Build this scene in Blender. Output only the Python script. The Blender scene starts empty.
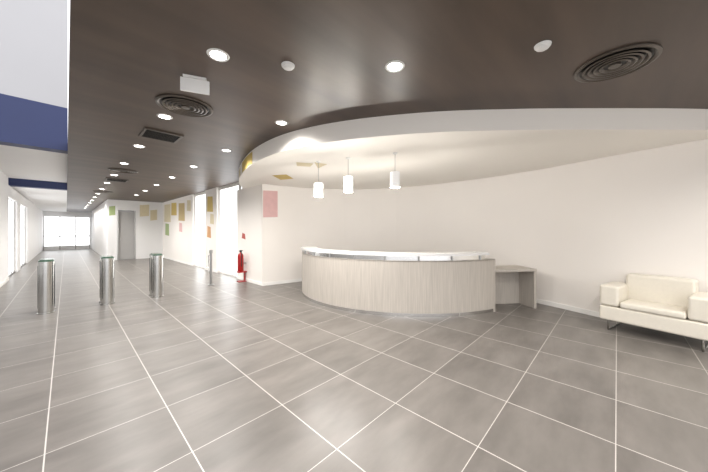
import bpy, bmesh, math
from mathutils import Vector, Matrix
S=bpy.context.scene
S.view_settings.view_transform='Standard'
S.view_settings.exposure=1.05
COL=S.collection
TH=math.radians(46.3)
ct,st=math.cos(TH),math.sin(TH)
def NA(n,a): return (ct*n-st*a, st*n+ct*a)   # corridor axes -> survey axes
ZC=3.0; ZS=2.735

# ---------------- materials ----------------
def srgb(r,g,b):
    f=lambda c:(c/255/12.92) if c/255<=0.04045 else ((c/255+0.055)/1.055)**2.4
    return (f(r),f(g),f(b),1)
def mat(name,col,rough=.5,metal=0,emis=None,es=0,noise=None,bump=0,trans=0,coat=0,rot=0):
    m=bpy.data.materials.new(name); m.use_nodes=True
    nt=m.node_tree; b=nt.nodes['Principled BSDF']
    b.inputs['Base Color'].default_value=col
    b.inputs['Roughness'].default_value=rough
    b.inputs['Metallic'].default_value=metal
    if trans: b.inputs['Transmission Weight'].default_value=trans
    if coat: b.inputs['Coat Weight'].default_value=coat
    if emis:
        b.inputs['Emission Color'].default_value=emis; b.inputs['Emission Strength'].default_value=es
    if noise:
        sc,amt=noise
        tc=nt.nodes.new('ShaderNodeTexCoord'); mp=nt.nodes.new('ShaderNodeMapping')
        mp.inputs['Scale'].default_value=sc; mp.inputs['Rotation'].default_value=(0,0,rot)
        nz=nt.nodes.new('ShaderNodeTexNoise'); nz.inputs['Scale'].default_value=1; nz.inputs['Detail'].default_value=6
        rp=nt.nodes.new('ShaderNodeValToRGB')
        rp.color_ramp.elements[0].position=.3; rp.color_ramp.elements[1].position=.7
        rp.color_ramp.elements[0].color=tuple(c*(1-amt) for c in col[:3])+(1,)
        rp.color_ramp.elements[1].color=tuple(min(1,c*(1+amt)) for c in col[:3])+(1,)
        L=nt.links.new
        L(tc.outputs['Object'],mp.inputs['Vector']); L(mp.outputs['Vector'],nz.inputs['Vector'])
        L(nz.outputs['Fac'],rp.inputs['Fac']); L(rp.outputs['Color'],b.inputs['Base Color'])
        if bump:
            bp=nt.nodes.new('ShaderNodeBump'); bp.inputs['Strength'].default_value=bump; bp.inputs['Distance'].default_value=.005
            L(nz.outputs['Fac'],bp.inputs['Height']); L(bp.outputs['Normal'],b.inputs['Normal'])
    return m
M_wall=mat('wall_paint',srgb(240,235,229),.55,noise=((.8,.8,.8),.015))
M_wallw=mat('wall_white',srgb(236,235,234),.6,noise=((.8,.8,.8),.012))
M_gal=mat('gallery_paint',srgb(184,184,186),.6,noise=((.8,.8,.8),.012))
M_ceil=mat('ceiling_brown',srgb(82,68,58),.42,noise=((.45,3.0,.7),.28))
M_sof=mat('soffit_white',srgb(246,242,235),.6,noise=((.8,.8,.8),.012))
M_blue=mat('blue_paint',srgb(40,52,96),.5,noise=((1,1,1),.05))
M_trim=mat('trim_white',srgb(244,242,238),.4,noise=((2,2,2),.01))
M_wood=mat('pale_laminate',srgb(184,177,168),.5,noise=((70,70,2.2),.12),bump=.1)
M_ctr=mat('white_solid_surface',srgb(228,227,226),.25,noise=((3,3,3),.01))
M_chrome=mat('chrome',(.62,.62,.60,1),.14,1,noise=((2,2,30),.04))
M_steel=mat('brushed_steel',(.45,.45,.44,1),.28,1,noise=((2,2,60),.08))
M_bright=mat('polished_steel_strip',(.72,.72,.71,1),.22,1,noise=((2,2,60),.04))
M_dark=mat('dark_metal',srgb(26,24,22),.4,.4,noise=((5,5,5),.05))
M_ring=mat('diffuser_metal',srgb(96,89,82),.35,.5,noise=((5,5,5),.05))
M_leather=mat('white_leather',srgb(222,216,203),.42,noise=((30,30,30),.02),bump=.12)
M_red=mat('red_enamel',srgb(160,18,18),.3,noise=((5,5,5),.03))
M_black=mat('black_rubber',srgb(25,25,25),.6,noise=((5,5,5),.05))
M_lamp=mat('lamp_glow',(1,1,1,1),.5,emis=(1,.97,.92,1),es=14)
M_pend=mat('pendant_shade',(1,1,1,1),.5,emis=(1,.97,.92,1),es=2.0)
M_pendoff=mat('pendant_shade_dim',(.9,.9,.9,1),.4,emis=(1,.97,.92,1),es=.05)
M_win=mat('daylit_frosted_glass',(1,1,1,1),.3,emis=(.96,.98,1,1),es=1.1)
M_green=mat('green_tinted_glass',srgb(74,100,84),.1,noise=((5,5,5),.03))
M_smoke=mat('smoked_glass',srgb(34,36,34),.08,noise=((5,5,5),.05))
M_door=mat('door_grey',srgb(172,170,168),.5,noise=((5,5,5),.02))
M_plastic=mat('white_plastic',srgb(236,236,234),.4,noise=((5,5,5),.01))
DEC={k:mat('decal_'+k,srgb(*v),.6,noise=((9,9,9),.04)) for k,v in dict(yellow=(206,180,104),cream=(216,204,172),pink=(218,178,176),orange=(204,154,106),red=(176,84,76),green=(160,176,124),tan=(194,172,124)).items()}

# floor tiles
def floor_mat():
    m=bpy.data.materials.new('floor_tiles'); m.use_nodes=True
    nt=m.node_tree; L=nt.links.new; N=nt.nodes.new
    b=nt.nodes['Principled BSDF']
    tc=N('ShaderNodeTexCoord'); sep=N('ShaderNodeSeparateXYZ')
    L(tc.outputs['Object'],sep.inputs[0])
    def math_(op,a,bv=None,c=None):
        n=N('ShaderNodeMath'); n.operation=op
        for i,v in enumerate((a,bv,c)):
            if v is None: continue
            if hasattr(v,'links'): L(v,n.inputs[i])
            else: n.inputs[i].default_value=v
        return n.outputs[0]
    T=.69
    masks=[];ids=[]
    for ax,off,w in ((0,-.10,.0056),(1,.005,.0038)):
        s=math_('SUBTRACT',sep.outputs[ax],off)
        s=math_('DIVIDE',s,T)
        fl=math_('FLOOR',s); ids.append(fl)
        fr=math_('FRACT',s)
        d=math_('MINIMUM',fr,math_('SUBTRACT',1.0,fr))
        masks.append(math_('LESS_THAN',d,w))
    g=math_('MAXIMUM',masks[0],masks[1])
    cb=N('ShaderNodeCombineXYZ'); L(ids[0],cb.inputs[0]); L(ids[1],cb.inputs[1])
    wn=N('ShaderNodeTexWhiteNoise'); L(cb.outputs[0],wn.inputs['Vector'])
    add=N('ShaderNodeVectorMath'); add.operation='MULTIPLY_ADD'
    L(wn.outputs['Color'],add.inputs[0]); add.inputs[1].default_value=(20,20,20); L(tc.outputs['Object'],add.inputs[2])
    mp=N('ShaderNodeMapping'); mp.inputs['Scale'].default_value=(1.2,3.4,1); L(add.outputs[0],mp.inputs[0])
    nz=N('ShaderNodeTexNoise'); nz.inputs['Scale'].default_value=1.3; nz.inputs['Detail'].default_value=5; nz.inputs['Roughness'].default_value=.55
    L(mp.outputs[0],nz.inputs['Vector'])
    rp=N('ShaderNodeValToRGB'); L(nz.outputs['Fac'],rp.inputs['Fac'])
    rp.color_ramp.elements[0].position=.2; rp.color_ramp.elements[1].position=.8
    rp.color_ramp.elements[0].color=srgb(92,88,84); rp.color_ramp.elements[1].color=srgb(124,119,114)
    hs=N('ShaderNodeHueSaturation'); L(rp.outputs['Color'],hs.inputs['Color'])
    L(math_('MULTIPLY_ADD',wn.outputs['Value'],.12,.94),hs.inputs['Value'])
    mx=N('ShaderNodeMix'); mx.data_type='RGBA'
    L(g,mx.inputs['Factor']); L(hs.outputs['Color'],mx.inputs['A']); mx.inputs['B'].default_value=srgb(190,185,180)
    L(mx.outputs['Result'],b.inputs['Base Color'])
    b.inputs['Roughness'].default_value=.33
    b.inputs['IOR'].default_value=1.5
    return m
M_floor=floor_mat()

# ---------------- mesh helpers ----------------
def obj(name,bm,mats,parent=None,smooth=False,loc=None,rot=0):
    me=bpy.data.meshes.new(name); bmesh.ops.recalc_face_normals(bm,faces=bm.faces); bm.to_mesh(me); bm.free()
    for m in (mats if isinstance(mats,(list,tuple)) else [mats]): me.materials.append(m)
    if smooth:
        for p in me.polygons: p.use_smooth=True
    o=bpy.data.objects.new(name,me); COL.objects.link(o)
    if loc: o.location=loc
    o.rotation_euler[2]=rot
    if parent: o.parent=parent
    if smooth:
        md=o.modifiers.new('es','EDGE_SPLIT'); md.split_angle=math.radians(40)
    return o
def empty(name,loc=(0,0,0),rot=0):
    o=bpy.data.objects.new(name,None); COL.objects.link(o); o.location=loc; o.rotation_euler[2]=rot; o.empty_display_size=.1
    return o
def bmbox(bm,x0,x1,y0,y1,z0,z1,mi=0):
    vs=[bm.verts.new((x,y,z)) for z in (z0,z1) for x,y in ((x0,y0),(x1,y0),(x1,y1),(x0,y1))]
    for f in ((0,1,2,3),(4,5,6,7),(0,1,5,4),(1,2,6,5),(2,3,7,6),(3,0,4,7)):
        fc=bm.faces.new([vs[i] for i in f]); fc.material_index=mi
def box(name,x0,x1,y0,y1,z0,z1,m,parent=None,bev=0,seg=3,loc=None,rot=0):
    bm=bmesh.new(); cx,cy,cz=(x0+x1)/2,(y0+y1)/2,(z0+z1)/2
    bmbox(bm,x0-cx,x1-cx,y0-cy,y1-cy,z0-cz,z1-cz)
    if loc is None: loc=(cx,cy,cz)
    o=obj(name,bm,m,parent,loc=loc,rot=rot)
    if bev:
        md=o.modifiers.new('b','BEVEL'); md.width=bev; md.segments=seg
        for p in o.data.polygons: p.use_smooth=True
        o.modifiers.new('w','WEIGHTED_NORMAL')
    return o
def cbox(name,n0,n1,a0,a1,z0,z1,m,parent=None,bev=0):
    x,y=NA((n0+n1)/2,(a0+a1)/2)
    return box(name,n0,n1,a0,a1,z0,z1,m,parent,bev,loc=(x,y,(z0+z1)/2),rot=TH)
def prism(name,pts,z0,z1,m,parent=None,smooth=False):
    bm=bmesh.new()
    lo=[bm.verts.new((x,y,z0)) for x,y in pts]; hi=[bm.verts.new((x,y,z1)) for x,y in pts]
    bm.faces.new(lo); bm.faces.new(hi); k=len(pts)
    for i in range(k): bm.faces.new((lo[i],lo[(i+1)%k],hi[(i+1)%k],hi[i]))
    bmesh.ops.triangulate(bm,faces=[f for f in bm.faces if len(f.verts)>4])
    return obj(name,bm,m,parent,smooth)
def strip(name,inner,outer,z0,z1,m,parent=None):
    bm=bmesh.new(); R=[]
    for p,q in zip(inner,outer):
        R.append([bm.verts.new((p[0],p[1],z0)),bm.verts.new((p[0],p[1],z1)),bm.verts.new((q[0],q[1],z1)),bm.verts.new((q[0],q[1],z0))])
    for a,b in zip(R[:-1],R[1:]):
        for i in range(4): bm.faces.new((a[i],a[(i+1)%4],b[(i+1)%4],b[i]))
    bm.faces.new(R[0]); bm.faces.new(R[-1])
    return obj(name,bm,m,parent,True)
def lathe(bm,prof,seg=32,c=(0,0,0),mi=0,mis=None):
    rings=[]
    for r,z in prof:
        if r<1e-6: rings.append([bm.verts.new((c[0],c[1],c[2]+z))])
        else: rings.append([bm.verts.new((c[0]+r*math.cos(2*math.pi*i/seg),c[1]+r*math.sin(2*math.pi*i/seg),c[2]+z)) for i in range(seg)])
    for k,(A,B) in enumerate(zip(rings[:-1],rings[1:])):
        for i in range(seg):
            j=(i+1)%seg
            if len(A)==1 and len(B)==1: continue
            if len(A)==1: f=bm.faces.new((A[0],B[i],B[j]))
            elif len(B)==1: f=bm.faces.new((A[i],A[j],B[0]))
            else: f=bm.faces.new((A[i],A[j],B[j],B[i]))
            f.material_index=mis[k] if mis else mi
def lath(name,prof,m,parent=None,loc=None,seg=32,mis=None,rot=0):
    bm=bmesh.new(); lathe(bm,prof,seg,mis=mis); return obj(name,bm,m,parent,True,loc,rot)
def tube(name,pts,r,m,parent=None,cyclic=False):
    cu=bpy.data.curves.new(name,'CURVE'); cu.dimensions='3D'; cu.bevel_depth=r; cu.bevel_resolution=4
    sp=cu.splines.new('POLY'); sp.points.add(len(pts)-1); sp.use_cyclic_u=cyclic
    for p,q in zip(sp.points,pts): p.co=(*q,1)
    cu.materials.append(m); cu.use_fill_caps=True
    o=bpy.data.objects.new(name,cu); COL.objects.link(o)
    if parent: o.parent=parent
    return o
def crom(P,k=8):
    P=[Vector(p) for p in P]; out=[]
    Q=[2*P[0]-P[1]]+P+[2*P[-1]-P[-2]]
    for i in range(1,len(Q)-2):
        for s in range(k):
            t=s/k; a,b,c,d=Q[i-1:i+3]
            out.append(.5*((2*b)+(-a+c)*t+(2*a-5*b+4*c-d)*t*t+(-a+3*b-3*c+d)*t**3))
    out.append(P[-1]); return out
def offset(P,d):
    out=[]
    for i,p in enumerate(P):
        t=(P[min(i+1,len(P)-1)]-P[max(i-1,0)]).normalized()
        out.append(p+Vector((-t.y,t.x))*d)
    return out

# ---------------- room shell ----------------
cbox('floor',-6.5,12,-6,45,-.2,0,M_floor)
fo=bpy.data.objects['floor']
fo.data.transform(Matrix.Translation(Vector(((12-6.5)/2,(45-6)/2,-.1)))); fo.location=(0,0,0)

cbox('ceiling',.02,12,-6,45,ZC,ZC+.25,M_ceil)
cbox('ceiling_side_lobby',-6,.02,8.3,13.5,3.09,3.25,M_wallw)
cbox('ceiling_side_corridor',-6,.02,13.7,45,2.9,3.08,M_wallw)

fc=crom([(-3.3,8.2),(-3.05,7.3),(-2.6,6.3),(-1.9,5.15),(-1.1,4.3),(-.2,3.8),(.9,3.5),(2,3.40),(3.2,3.38),(4.3,3.40),(5.6,3.5)])
prism('ceiling_soffit',[tuple(p) for p in fc]+[(6.2,4.2),(5.2,9.8),(-1.2,9.8),(-2.6,8.95)],ZS,ZC-.002,M_sof)

wc=crom([(-1.5,8.06),(-.3,8.35),(1,8.15),(2.1,7.5),(3.1,6.55),(3.8,5.6),(4.25,4.68),(4.78,3.72),(5.3,2.7),(5.8,1.5),(6.2,0),(6.4,-2)],10)
wc=[Vector((-2.46,7.37)),Vector((-2.1,7.63))]+wc
wo=offset(wc,.16); bi=offset(wc,-.016); bo=offset(wc,-.001)
i=0
while i<len(wc)-1:
    j=min(i+6,len(wc)-1)
    strip('wall_back',wc[i:j+1],wo[i:j+1],0,ZS if wc[j].y>3.6 else ZC,M_wall); i=j
strip('baseboard_back',bi,bo,0,.085,M_trim)

# corridor right wall: piers and glazed bays
WN=3.65
for i,(a0,a1) in enumerate(((6.87,8.5),(10.15,11.3),(12.8,18.0))):
    cbox('wall_corridor',WN,WN+.2,a0,a1,0,ZS if i==0 else ZC,M_wall)
    cbox('baseboard_corridor',WN-.015,WN,a0,a1,0,.085,M_trim)
for i,(a0,a1) in enumerate(((8.5,10.15),(11.3,12.8))):
    e=empty('window_%d'%(i+1),(*NA(WN+.1,(a0+a1)/2),0),TH); h=(a1-a0)/2
    box('glass',.04,.06,-h,h,.05,ZC-.08,M_win,e)
    box('frame_bottom',-.03,.09,-h,h,0,.06,M_trim,e); box('frame_top',-.03,.09,-h,h,ZC-.1,ZC,M_trim,e)
    for s in (-1,1): box('mullion',-.02,.08,s*(h-.03)-.025,s*(h-.03)+.025,.06,ZC-.1,M_trim,e)
# cross wall with door
cbox('wall_cross',1.4,1.75,18,18.2,0,ZC,M_wallw)
cbox('wall_cross',2.5,WN+.2,18,18.2,0,ZC,M_wallw)
cbox('wall_cross_lintel',1.75,2.5,18,18.2,2.5,ZC,M_wallw)
d=empty('door_1',(*NA(2.12,18.1),0),TH)
box('leaf',-.31,.33,.0,.04,.01,2.44,M_door,d); box('jamb_left',-.37,-.32,-.1,.1,0,2.5,M_steel,d)
box('jamb_right',.33,.37,-.1,.1,0,2.5,M_steel,d); box('handle',-.25,-.22,-.05,.0,.95,1.1,M_steel,d)
cbox('wall_far_right',1.4,1.6,18.2,30,0,ZC,M_wallw)
cbox('wall_far_end',-1.4,1.6,30.6,30.8,0,2.9,M_wallw)
e=empty('window_3',(*NA(.1,30.5),0),TH)
box('glass',-1.25,1.2,-.01,.01,.3,2.5,M_win,e)
for x in (-1.25,-.43,.4,1.2): box('mullion',x-.025,x+.025,-.04,.04,0.0,2.5,M_door,e)
box('transom',-1.25,1.2,-.04,.04,2.5,2.6,M_wallw,e); box('mid_rail',-1.25,1.2,-.04,.04,1.0,1.06,M_door,e); box('panel_low',-1.25,1.2,-.03,.03,0,.3,M_wallw,e)
# left corridor wall
cbox('wall_left',-1.4,-1.2,11.2,13.2,0,3.09,M_wallw)
cbox('wall_left',-1.4,-1.2,15.4,16.4,0,2.86,M_wallw)
cbox('wall_left',-1.4,-1.2,19,30.6,0,2.9,M_wallw)
for i,(a0,a1) in enumerate(((13.2,15.4),(16.4,19))):
    e=empty('window_%d'%(i+4),(*NA(-1.3,(a0+a1)/2),0),TH); h=(a1-a0)/2
    box('glass',-.01,.01,-h,h,.06,2.5,M_win,e); box('frame_bottom',-.05,.05,-h,h,0,.06,M_steel,e)
    box('frame_top',-.1,.1,-h,h,2.5,2.86,M_wallw,e)
    for s in (-1,-.33,.33,1): box('mullion',-.04,.04,s*(h-.03)-.025,s*(h-.03)+.025,.06,2.5,M_door,e)
cbox('baseboard_left',-1.2,-1.185,11,13.2,0,.085,M_trim)
cbox('wall_lobby_cross',-6,-1.2,11,11.2,0,3.09,M_wallw)
cbox('wall_lobby_left',-6.2,-6,-1,11.2,0,8,M_wallw)
cbox('wall_upper_gallery',-6,.02,8,8.3,3.95,8.2,M_gal)
cbox('trim_blue_band',-6,.02,7.99,8.3,3.09,3.95,M_blue)
cbox('trim_blue_beam',-6,.02,13.4,13.7,2.86,3.09,M_blue)

# ---------------- decals ----------------
def decal(name,pts,key):
    bm=bmesh.new(); bm.faces.new([bm.verts.new(p) for p in pts]); return obj(name,bm,DEC[key])
def wall_decal(n,a0,a1,z0,z1,key,sk=.04):
    P=[(a0,z0),(a1,z0+sk),(a1-sk,z1),(a0+sk,z1-sk)]
    decal('wall_decal',[(*NA(n,a),z) for a,z in P],key)
for a0,a1,z0,z1,k in ((16.3,17.6,1.9,2.85,'cream'),(15.2,16.2,2.2,2.85,'yellow'),(16.6,17.4,1.2,1.85,'green'),
    (13.9,14.9,1.9,2.75,'tan'),(14.3,14.8,1.4,1.85,'pink'),(13.05,13.6,2.3,2.8,'cream')):
    wall_decal(WN-.004,a0,a1,z0,z1,k)
for a0,a1,z0,z1,k in ((10.5,11.1,2.15,2.75,'yellow'),(10.4,10.8,1.7,2.1,'cream'),(10.7,11.1,1.2,1.65,'orange'),(7.9,8.15,1.22,1.42,'red')):
    wall_decal(WN-.004,a0,a1,z0,z1,k)
for n0,n1,z0,z1,k in ((2.65,3.05,2.2,2.85,'cream'),(3.1,3.4,2.0,2.6,'cream'),(1.45,1.68,2.2,2.7,'green')):
    decal('wall_decal',[(*NA(n0,17.995),z0),(*NA(n1,17.995),z0+.05),(*NA(n1,17.995),z1),(*NA(n0,17.995),z1-.05)],k)
p0,p1=Vector((-2.46,7.37)),Vector((-2.1,7.63)); nn=Vector((.585,-.81))
q=[p0+(p1-p0)*.05+nn*.006,p0+(p1-p0)*.95+nn*.006]
decal('wall_decal',[(q[0].x,q[0].y,1.84),(q[1].x,q[1].y,1.86),(q[1].x,q[1].y,2.58),(q[0].x,q[0].y,2.56)],'pink')
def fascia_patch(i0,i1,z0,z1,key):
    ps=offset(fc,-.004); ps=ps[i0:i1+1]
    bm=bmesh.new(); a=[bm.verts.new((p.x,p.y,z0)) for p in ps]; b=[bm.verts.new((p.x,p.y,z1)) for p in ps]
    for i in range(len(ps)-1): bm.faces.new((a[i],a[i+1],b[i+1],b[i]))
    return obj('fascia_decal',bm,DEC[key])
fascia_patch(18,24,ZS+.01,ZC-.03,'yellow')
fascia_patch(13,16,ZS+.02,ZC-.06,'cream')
def sof_decal(pts,key): decal('soffit_decal',[(x,y,ZS-.003) for x,y in pts],key)
sof_decal([(-1.85,6.2),(-1.5,6.1),(-1.45,6.6),(-1.8,6.75)],'yellow')
sof_decal([(-1.05,5.0),(-.75,5.1),(-.85,5.35),(-1.1,5.3)],'cream')
sof_decal([(-.72,5.0),(-.5,5.15),(-.72,5.5)],'cream')

# ---------------- ceiling fixtures ----------------
dl_prof=[(0,-.004),(.062,-.004),(.068,-.008),(.084,-.008),(.09,0)]
def downlight(x,y,z=ZC,power=62,spot=True):
    bm=bmesh.new(); lathe(bm,dl_prof,28,mis=[0,1,1,1])
    o=obj('recessed_downlight',bm,[M_lamp,M_plastic],None,False,(x,y,z-.001))
    if spot:
        l=bpy.data.lights.new('bulb','SPOT'); l.energy=power; l.spot_size=math.radians(155); l.spot_blend=.8; l.shadow_soft_size=.06; l.color=(1,.965,.92)
        lo=bpy.data.objects.new('bulb',l); COL.objects.link(lo); lo.parent=o; lo.location=(0,0,-.03)
for k in range(-3,14): downlight(*NA(.9,2.47+1.85*k))
for k in (-3,-2,0,1,2,3,4,5,6,7): downlight(*NA(2.08,1.47+1.92*k))
for n,a in ((4.0,-1.2),(6,-2),(4.4,-3)): downlight(*NA(n,a),power=95)  # extra unseen lights off to the right, added to brighten the floor there
def diffuser(x,y,R=.33):
    prof=[(R,0),(R,-.010),(R*.93,-.018),(R*.86,-.008),(R*.84,-.001)]
    mis=[0,0,0,1]
    for r in (.74,.60,.46,.32):
        prof+=[(R*r,-.001),(R*(r+.05),-.018),(R*r,-.022),(R*(r-.05),-.004)]
        mis+=[1,0,0,0]
    prof+=[(R*.16,-.004),(R*.15,-.02),(0,-.024)]; mis+=[1,0,0]
    bm=bmesh.new(); lathe(bm,prof,48,mis=mis[:len(prof)-1]); return obj('round_air_diffuser',bm,[M_ring,M_dark],None,True,(x,y,ZC-.002))
diffuser(2.36,2.49,.29); diffuser(-2.04,3.33,.30); diffuser(*NA(1.0,9.0),.30); diffuser(*NA(1.0,14.5),.30)
def grille(n,a):
    bm=bmesh.new(); s=.25
    bmbox(bm,-s,s,-s,-s+.03,-.02,0,1);bmbox(bm,-s,s,s-.03,s,-.02,0,1);bmbox(bm,-s,-s+.03,-s+.03,s-.03,-.02,0,1);bmbox(bm,s-.03,s,-s+.03,s-.03,-.02,0,1)
    bmbox(bm,-s+.03,s-.03,-s+.03,s-.03,-.004,-.001,0)
    for i in range(9):
        y=-s+.07+i*.045; bmbox(bm,-s+.03,s-.03,y,y+.012,-.018,-.004,0)
    obj('square_air_grille',bm,[M_dark,M_ring],None,False,(*NA(n,a),ZC-.002),TH)
grille(1.04,5.22); grille(1.04,10.8)
def detector(x,y):
    lath('smoke_detector',[(.0,-.036),(.03,-.036),(.034,-.030),(.046,-.026),(.050,-.014),(.058,-.012),(.06,0)],M_plastic,loc=(x,y,ZC-.001))
detector(-.60,2.5); detector(1.53,2.23)
e=empty('exit_sign',(-1.56,2.70,ZC-.001),math.radians(22))
box('plate',-.125,.125,-.012,.012,-.15,-.02,M_plastic,e,.004); box('mount',-.10,.10,-.03,.03,-.02,0,M_plastic,e)

def pendant(x,y,z0,z1,m,pw):
    e=empty('pendant_lamp',(x,y,0))
    lath('ceiling_rose',[(0,-.02),(.035,-.02),(.04,0)],M_plastic,e,(0,0,ZS-.001))
    tube('cord',[(0,0,z1-.01),(0,0,ZS-.01)],.004,M_steel,e)
    r=.078
    lath('shade',[(0,z1),(r-.01,z1),(r,z1-.01),(r,z0),(r-.006,z0),(r-.006,z1-.02),(0,z1-.02)],m,e)
    l=bpy.data.lights.new('bulb','POINT'); l.energy=pw; l.shadow_soft_size=.04; l.color=(1,.96,.90)
    o=bpy.data.objects.new('bulb',l); COL.objects.link(o); o.parent=e; o.location=(0,0,z0-.05)
pendant(-.64,4.95,2.10,2.34,M_pend,22); pendant(-.10,4.7,2.15,2.41,M_pend,22); pendant(.656,4.4,2.18,2.43,M_pendoff,15)

# ---------------- reception desk ----------------
CX,CY,EA,EB=1.25,6.9,2.52,2.18
def arc(d,a0,a1,n=48):
    return [Vector((CX+(EA-d)*math.cos(math.radians(a0+(a1-a0)*i/n)),CY+(EB-d)*math.sin(math.radians(a0+(a1-a0)*i/n)))) for i in range(n+1)]
D=empty('reception_desk',(0,0,0))
A0,A1=180,302
strip('toe_kick',arc(.01,A0,A1),arc(.06,A0,A1),0,.065,M_bright,D)
strip('front_panel',arc(0,A0,A1),arc(.05,A0,A1),.062,.965,M_wood,D)
strip('mirror_strip',arc(.03,A0+2,A1-5),arc(.05,A0+2,A1-5),.95,1.055,M_bright,D)
strip('transaction_counter',arc(-.02,A0-.5,A1-4),arc(.36,A0-.5,A1-4),1.05,1.09,M_ctr,D)
strip('panel_cap',arc(.0,A0,A1),arc(.16,A0,A1),.945,.968,M_wood,D)
strip('work_surface',arc(.05,A0,A1-1),arc(.72,A0,A1-1),.72,.75,M_ctr,D)
for i in range(7):
    aa=math.radians(A0+8+i*18); x=CX+(EA-.22)*math.cos(aa); y=CY+(EB-.22)*math.sin(aa)
    box('counter_support',x-.06,x+.06,y-.05,y+.05,.75,1.05,M_chrome,D)
for i in range(9):
    aa=math.radians(A0+6+i*13.5); x=CX+(EA-.02)*math.cos(aa); y=CY+(EB-.02)*math.sin(aa)
    lath('standoff',[(0,.965),(.016,.965),(.016,1.052),(0,1.052)],M_steel,D,(x,y,0),16)
def radial(name,ang,d0,d1,z0,z1,t,m):
    a=math.radians(ang); p=Vector((CX+(EA-d0)*math.cos(a),CY+(EB-d0)*math.sin(a))); q=Vector((CX+(EA-d1)*math.cos(a),CY+(EB-d1)*math.sin(a)))
    r=(q-p).normalized(); w=Vector((-r.y,r.x))*t/2
    prism(name,[tuple(p-w),tuple(q-w),tuple(q+w),tuple(p+w)],z0,z1,m,D)
radial('end_panel_right',A1,.0,.74,0,.968,.04,M_wood)
radial('end_panel_left',A0,.0,.74,0,.968,.04,M_wood)
ang=math.atan2(.12,.86)
R=empty('return_frame',(2.62,5.13,0),ang); R.parent=D
box('return_top',-.03,.88,0,.52,.71,.76,M_wood,R,.004)
box('return_side',.83,.88,.01,.51,0,.71,M_wood,R)
box('return_back',-.03,.83,.40,.43,0,.71,M_wood,R)

# ---------------- sofa ----------------
SF=empty('white_leather_sofa',(3.745,4.205,0),math.atan2(-.854,.52))
Ls,Dp=1.09,.59
box('base',0,Ls,0,Dp,.15,.36,M_leather,SF,.025)
box('seat_cushion',.23,Ls-.23,-.01,Dp-.18,.36,.455,M_leather,SF,.035,4)
box('arm_left',0,.225,.0,Dp-.02,.365,.67,M_leather,SF,.04,4)
box('arm_right',Ls-.225,Ls,.0,Dp-.02,.365,.67,M_leather,SF,.04,4)
box('backrest',.20,Ls-.20,Dp-.20,Dp,.36,.83,M_leather,SF,.04,4)
for x in (.10,Ls-.10):
    tube('sled_leg',[(x,.03,.16),(x,.03,.013),(x,Dp-.05,.013),(x,Dp-.05,.16)],.013,M_chrome,SF)

# ---------------- turnstiles ----------------
def turnstile(n,a):
    e=empty('turnstile_pedestal',(*NA(n,a),0),TH)
    r=.10;sp=.13
    for s in (-1,1):
        lath('post',[(0,0),(r+.015,0),(r+.015,.015),(r,.018),(r,.90),(0,.90)],M_chrome,e,(0,s*sp,0))
        box('slot',-r-.003,r+.003,s*sp-.012,s*sp+.012,.10,.86,M_smoke,e)
    box('core',-.06,.06,-sp,sp,.02,.90,M_smoke,e)
    pts=[]
    for i in range(17):
        t=math.pi*i/16; pts.append((r*1.06*math.cos(t),sp+r*1.06*math.sin(t)))
    for i in range(17):
        t=math.pi+math.pi*i/16; pts.append((r*1.06*math.cos(t),-sp+r*1.06*math.sin(t)))
    prism('cap_rim',pts,.90,.93,M_chrome,e)
    prism('cap_glass',[(x*.95,y*.97) for x,y in pts],.93,.95,M_green,e)
    prism('cap_dome',[(x*.8,y*.88) for x,y in pts],.95,.965,M_green,e)
for n in (-.25,.58,1.42): turnstile(n,7.6)
e=empty('gate_post',(-3.9,7.5,0),TH)
lath('post',[(0,0),(.085,0),(.085,.02),(.035,.03),(.032,.86),(.045,.87),(.045,.95),(.0,.96)],M_steel,e)
tube('arm',[(0,0,.80),(0,.18,.80),(0,.18,.35),(0,0,.35)],.012,M_chrome,e)

# ---------------- fire extinguisher ----------------
e=empty('fire_extinguisher',(*NA(3.50,7.9),.0),TH)
lath('cylinder',[(0,.30),(.07,.30),(.082,.32),(.082,.74),(.07,.79),(.03,.83),(.025,.86),(0,.86)],M_red,e)
box('valve',-.03,.03,-.02,.02,.86,.90,M_black,e); box('lever',-.03,.03,-.10,.02,.90,.915,M_black,e,.004)
tube('hose',[(0,-.03,.88),(-.02,-.10,.86),(-.03,-.13,.75),(-.03,-.12,.6),(-.02,-.10,.45)],.011,M_black,e)
box('bracket',.06,.146,-.05,.05,.5,.56,M_steel,e)
box('stand_tray',-.09,.14,-.10,.10,.27,.30,M_red,e)
box('stand_leg',.10,.13,-.03,.03,.0,.27,M_red,e); box('stand_foot',-.08,.14,-.09,.09,0,.02,M_red,e)

# ---------------- world, camera ----------------
w=bpy.data.worlds.new('World'); S.world=w; w.use_nodes=True
w.node_tree.nodes['Background'].inputs[0].default_value=(.97,.97,1,1)
w.node_tree.nodes['Background'].inputs[1].default_value=1.05
cam=bpy.data.cameras.new('Camera'); co=bpy.data.objects.new('Camera',cam); COL.objects.link(co)
co.location=(0,0,1.5); co.rotation_euler=(math.radians(90),0,0)
cam.sensor_width=36; cam.lens=275/708*36; cam.shift_y=-6/708; cam.clip_start=.05
S.camera=co
# turn the whole survey so that corridor axes coincide with world X/Y
Rm=Matrix.Rotation(-TH,4,'Z')
bpy.context.view_layer.update()
for o in list(S.objects):
    if o.parent is None: o.matrix_world=Rm@o.matrix_world
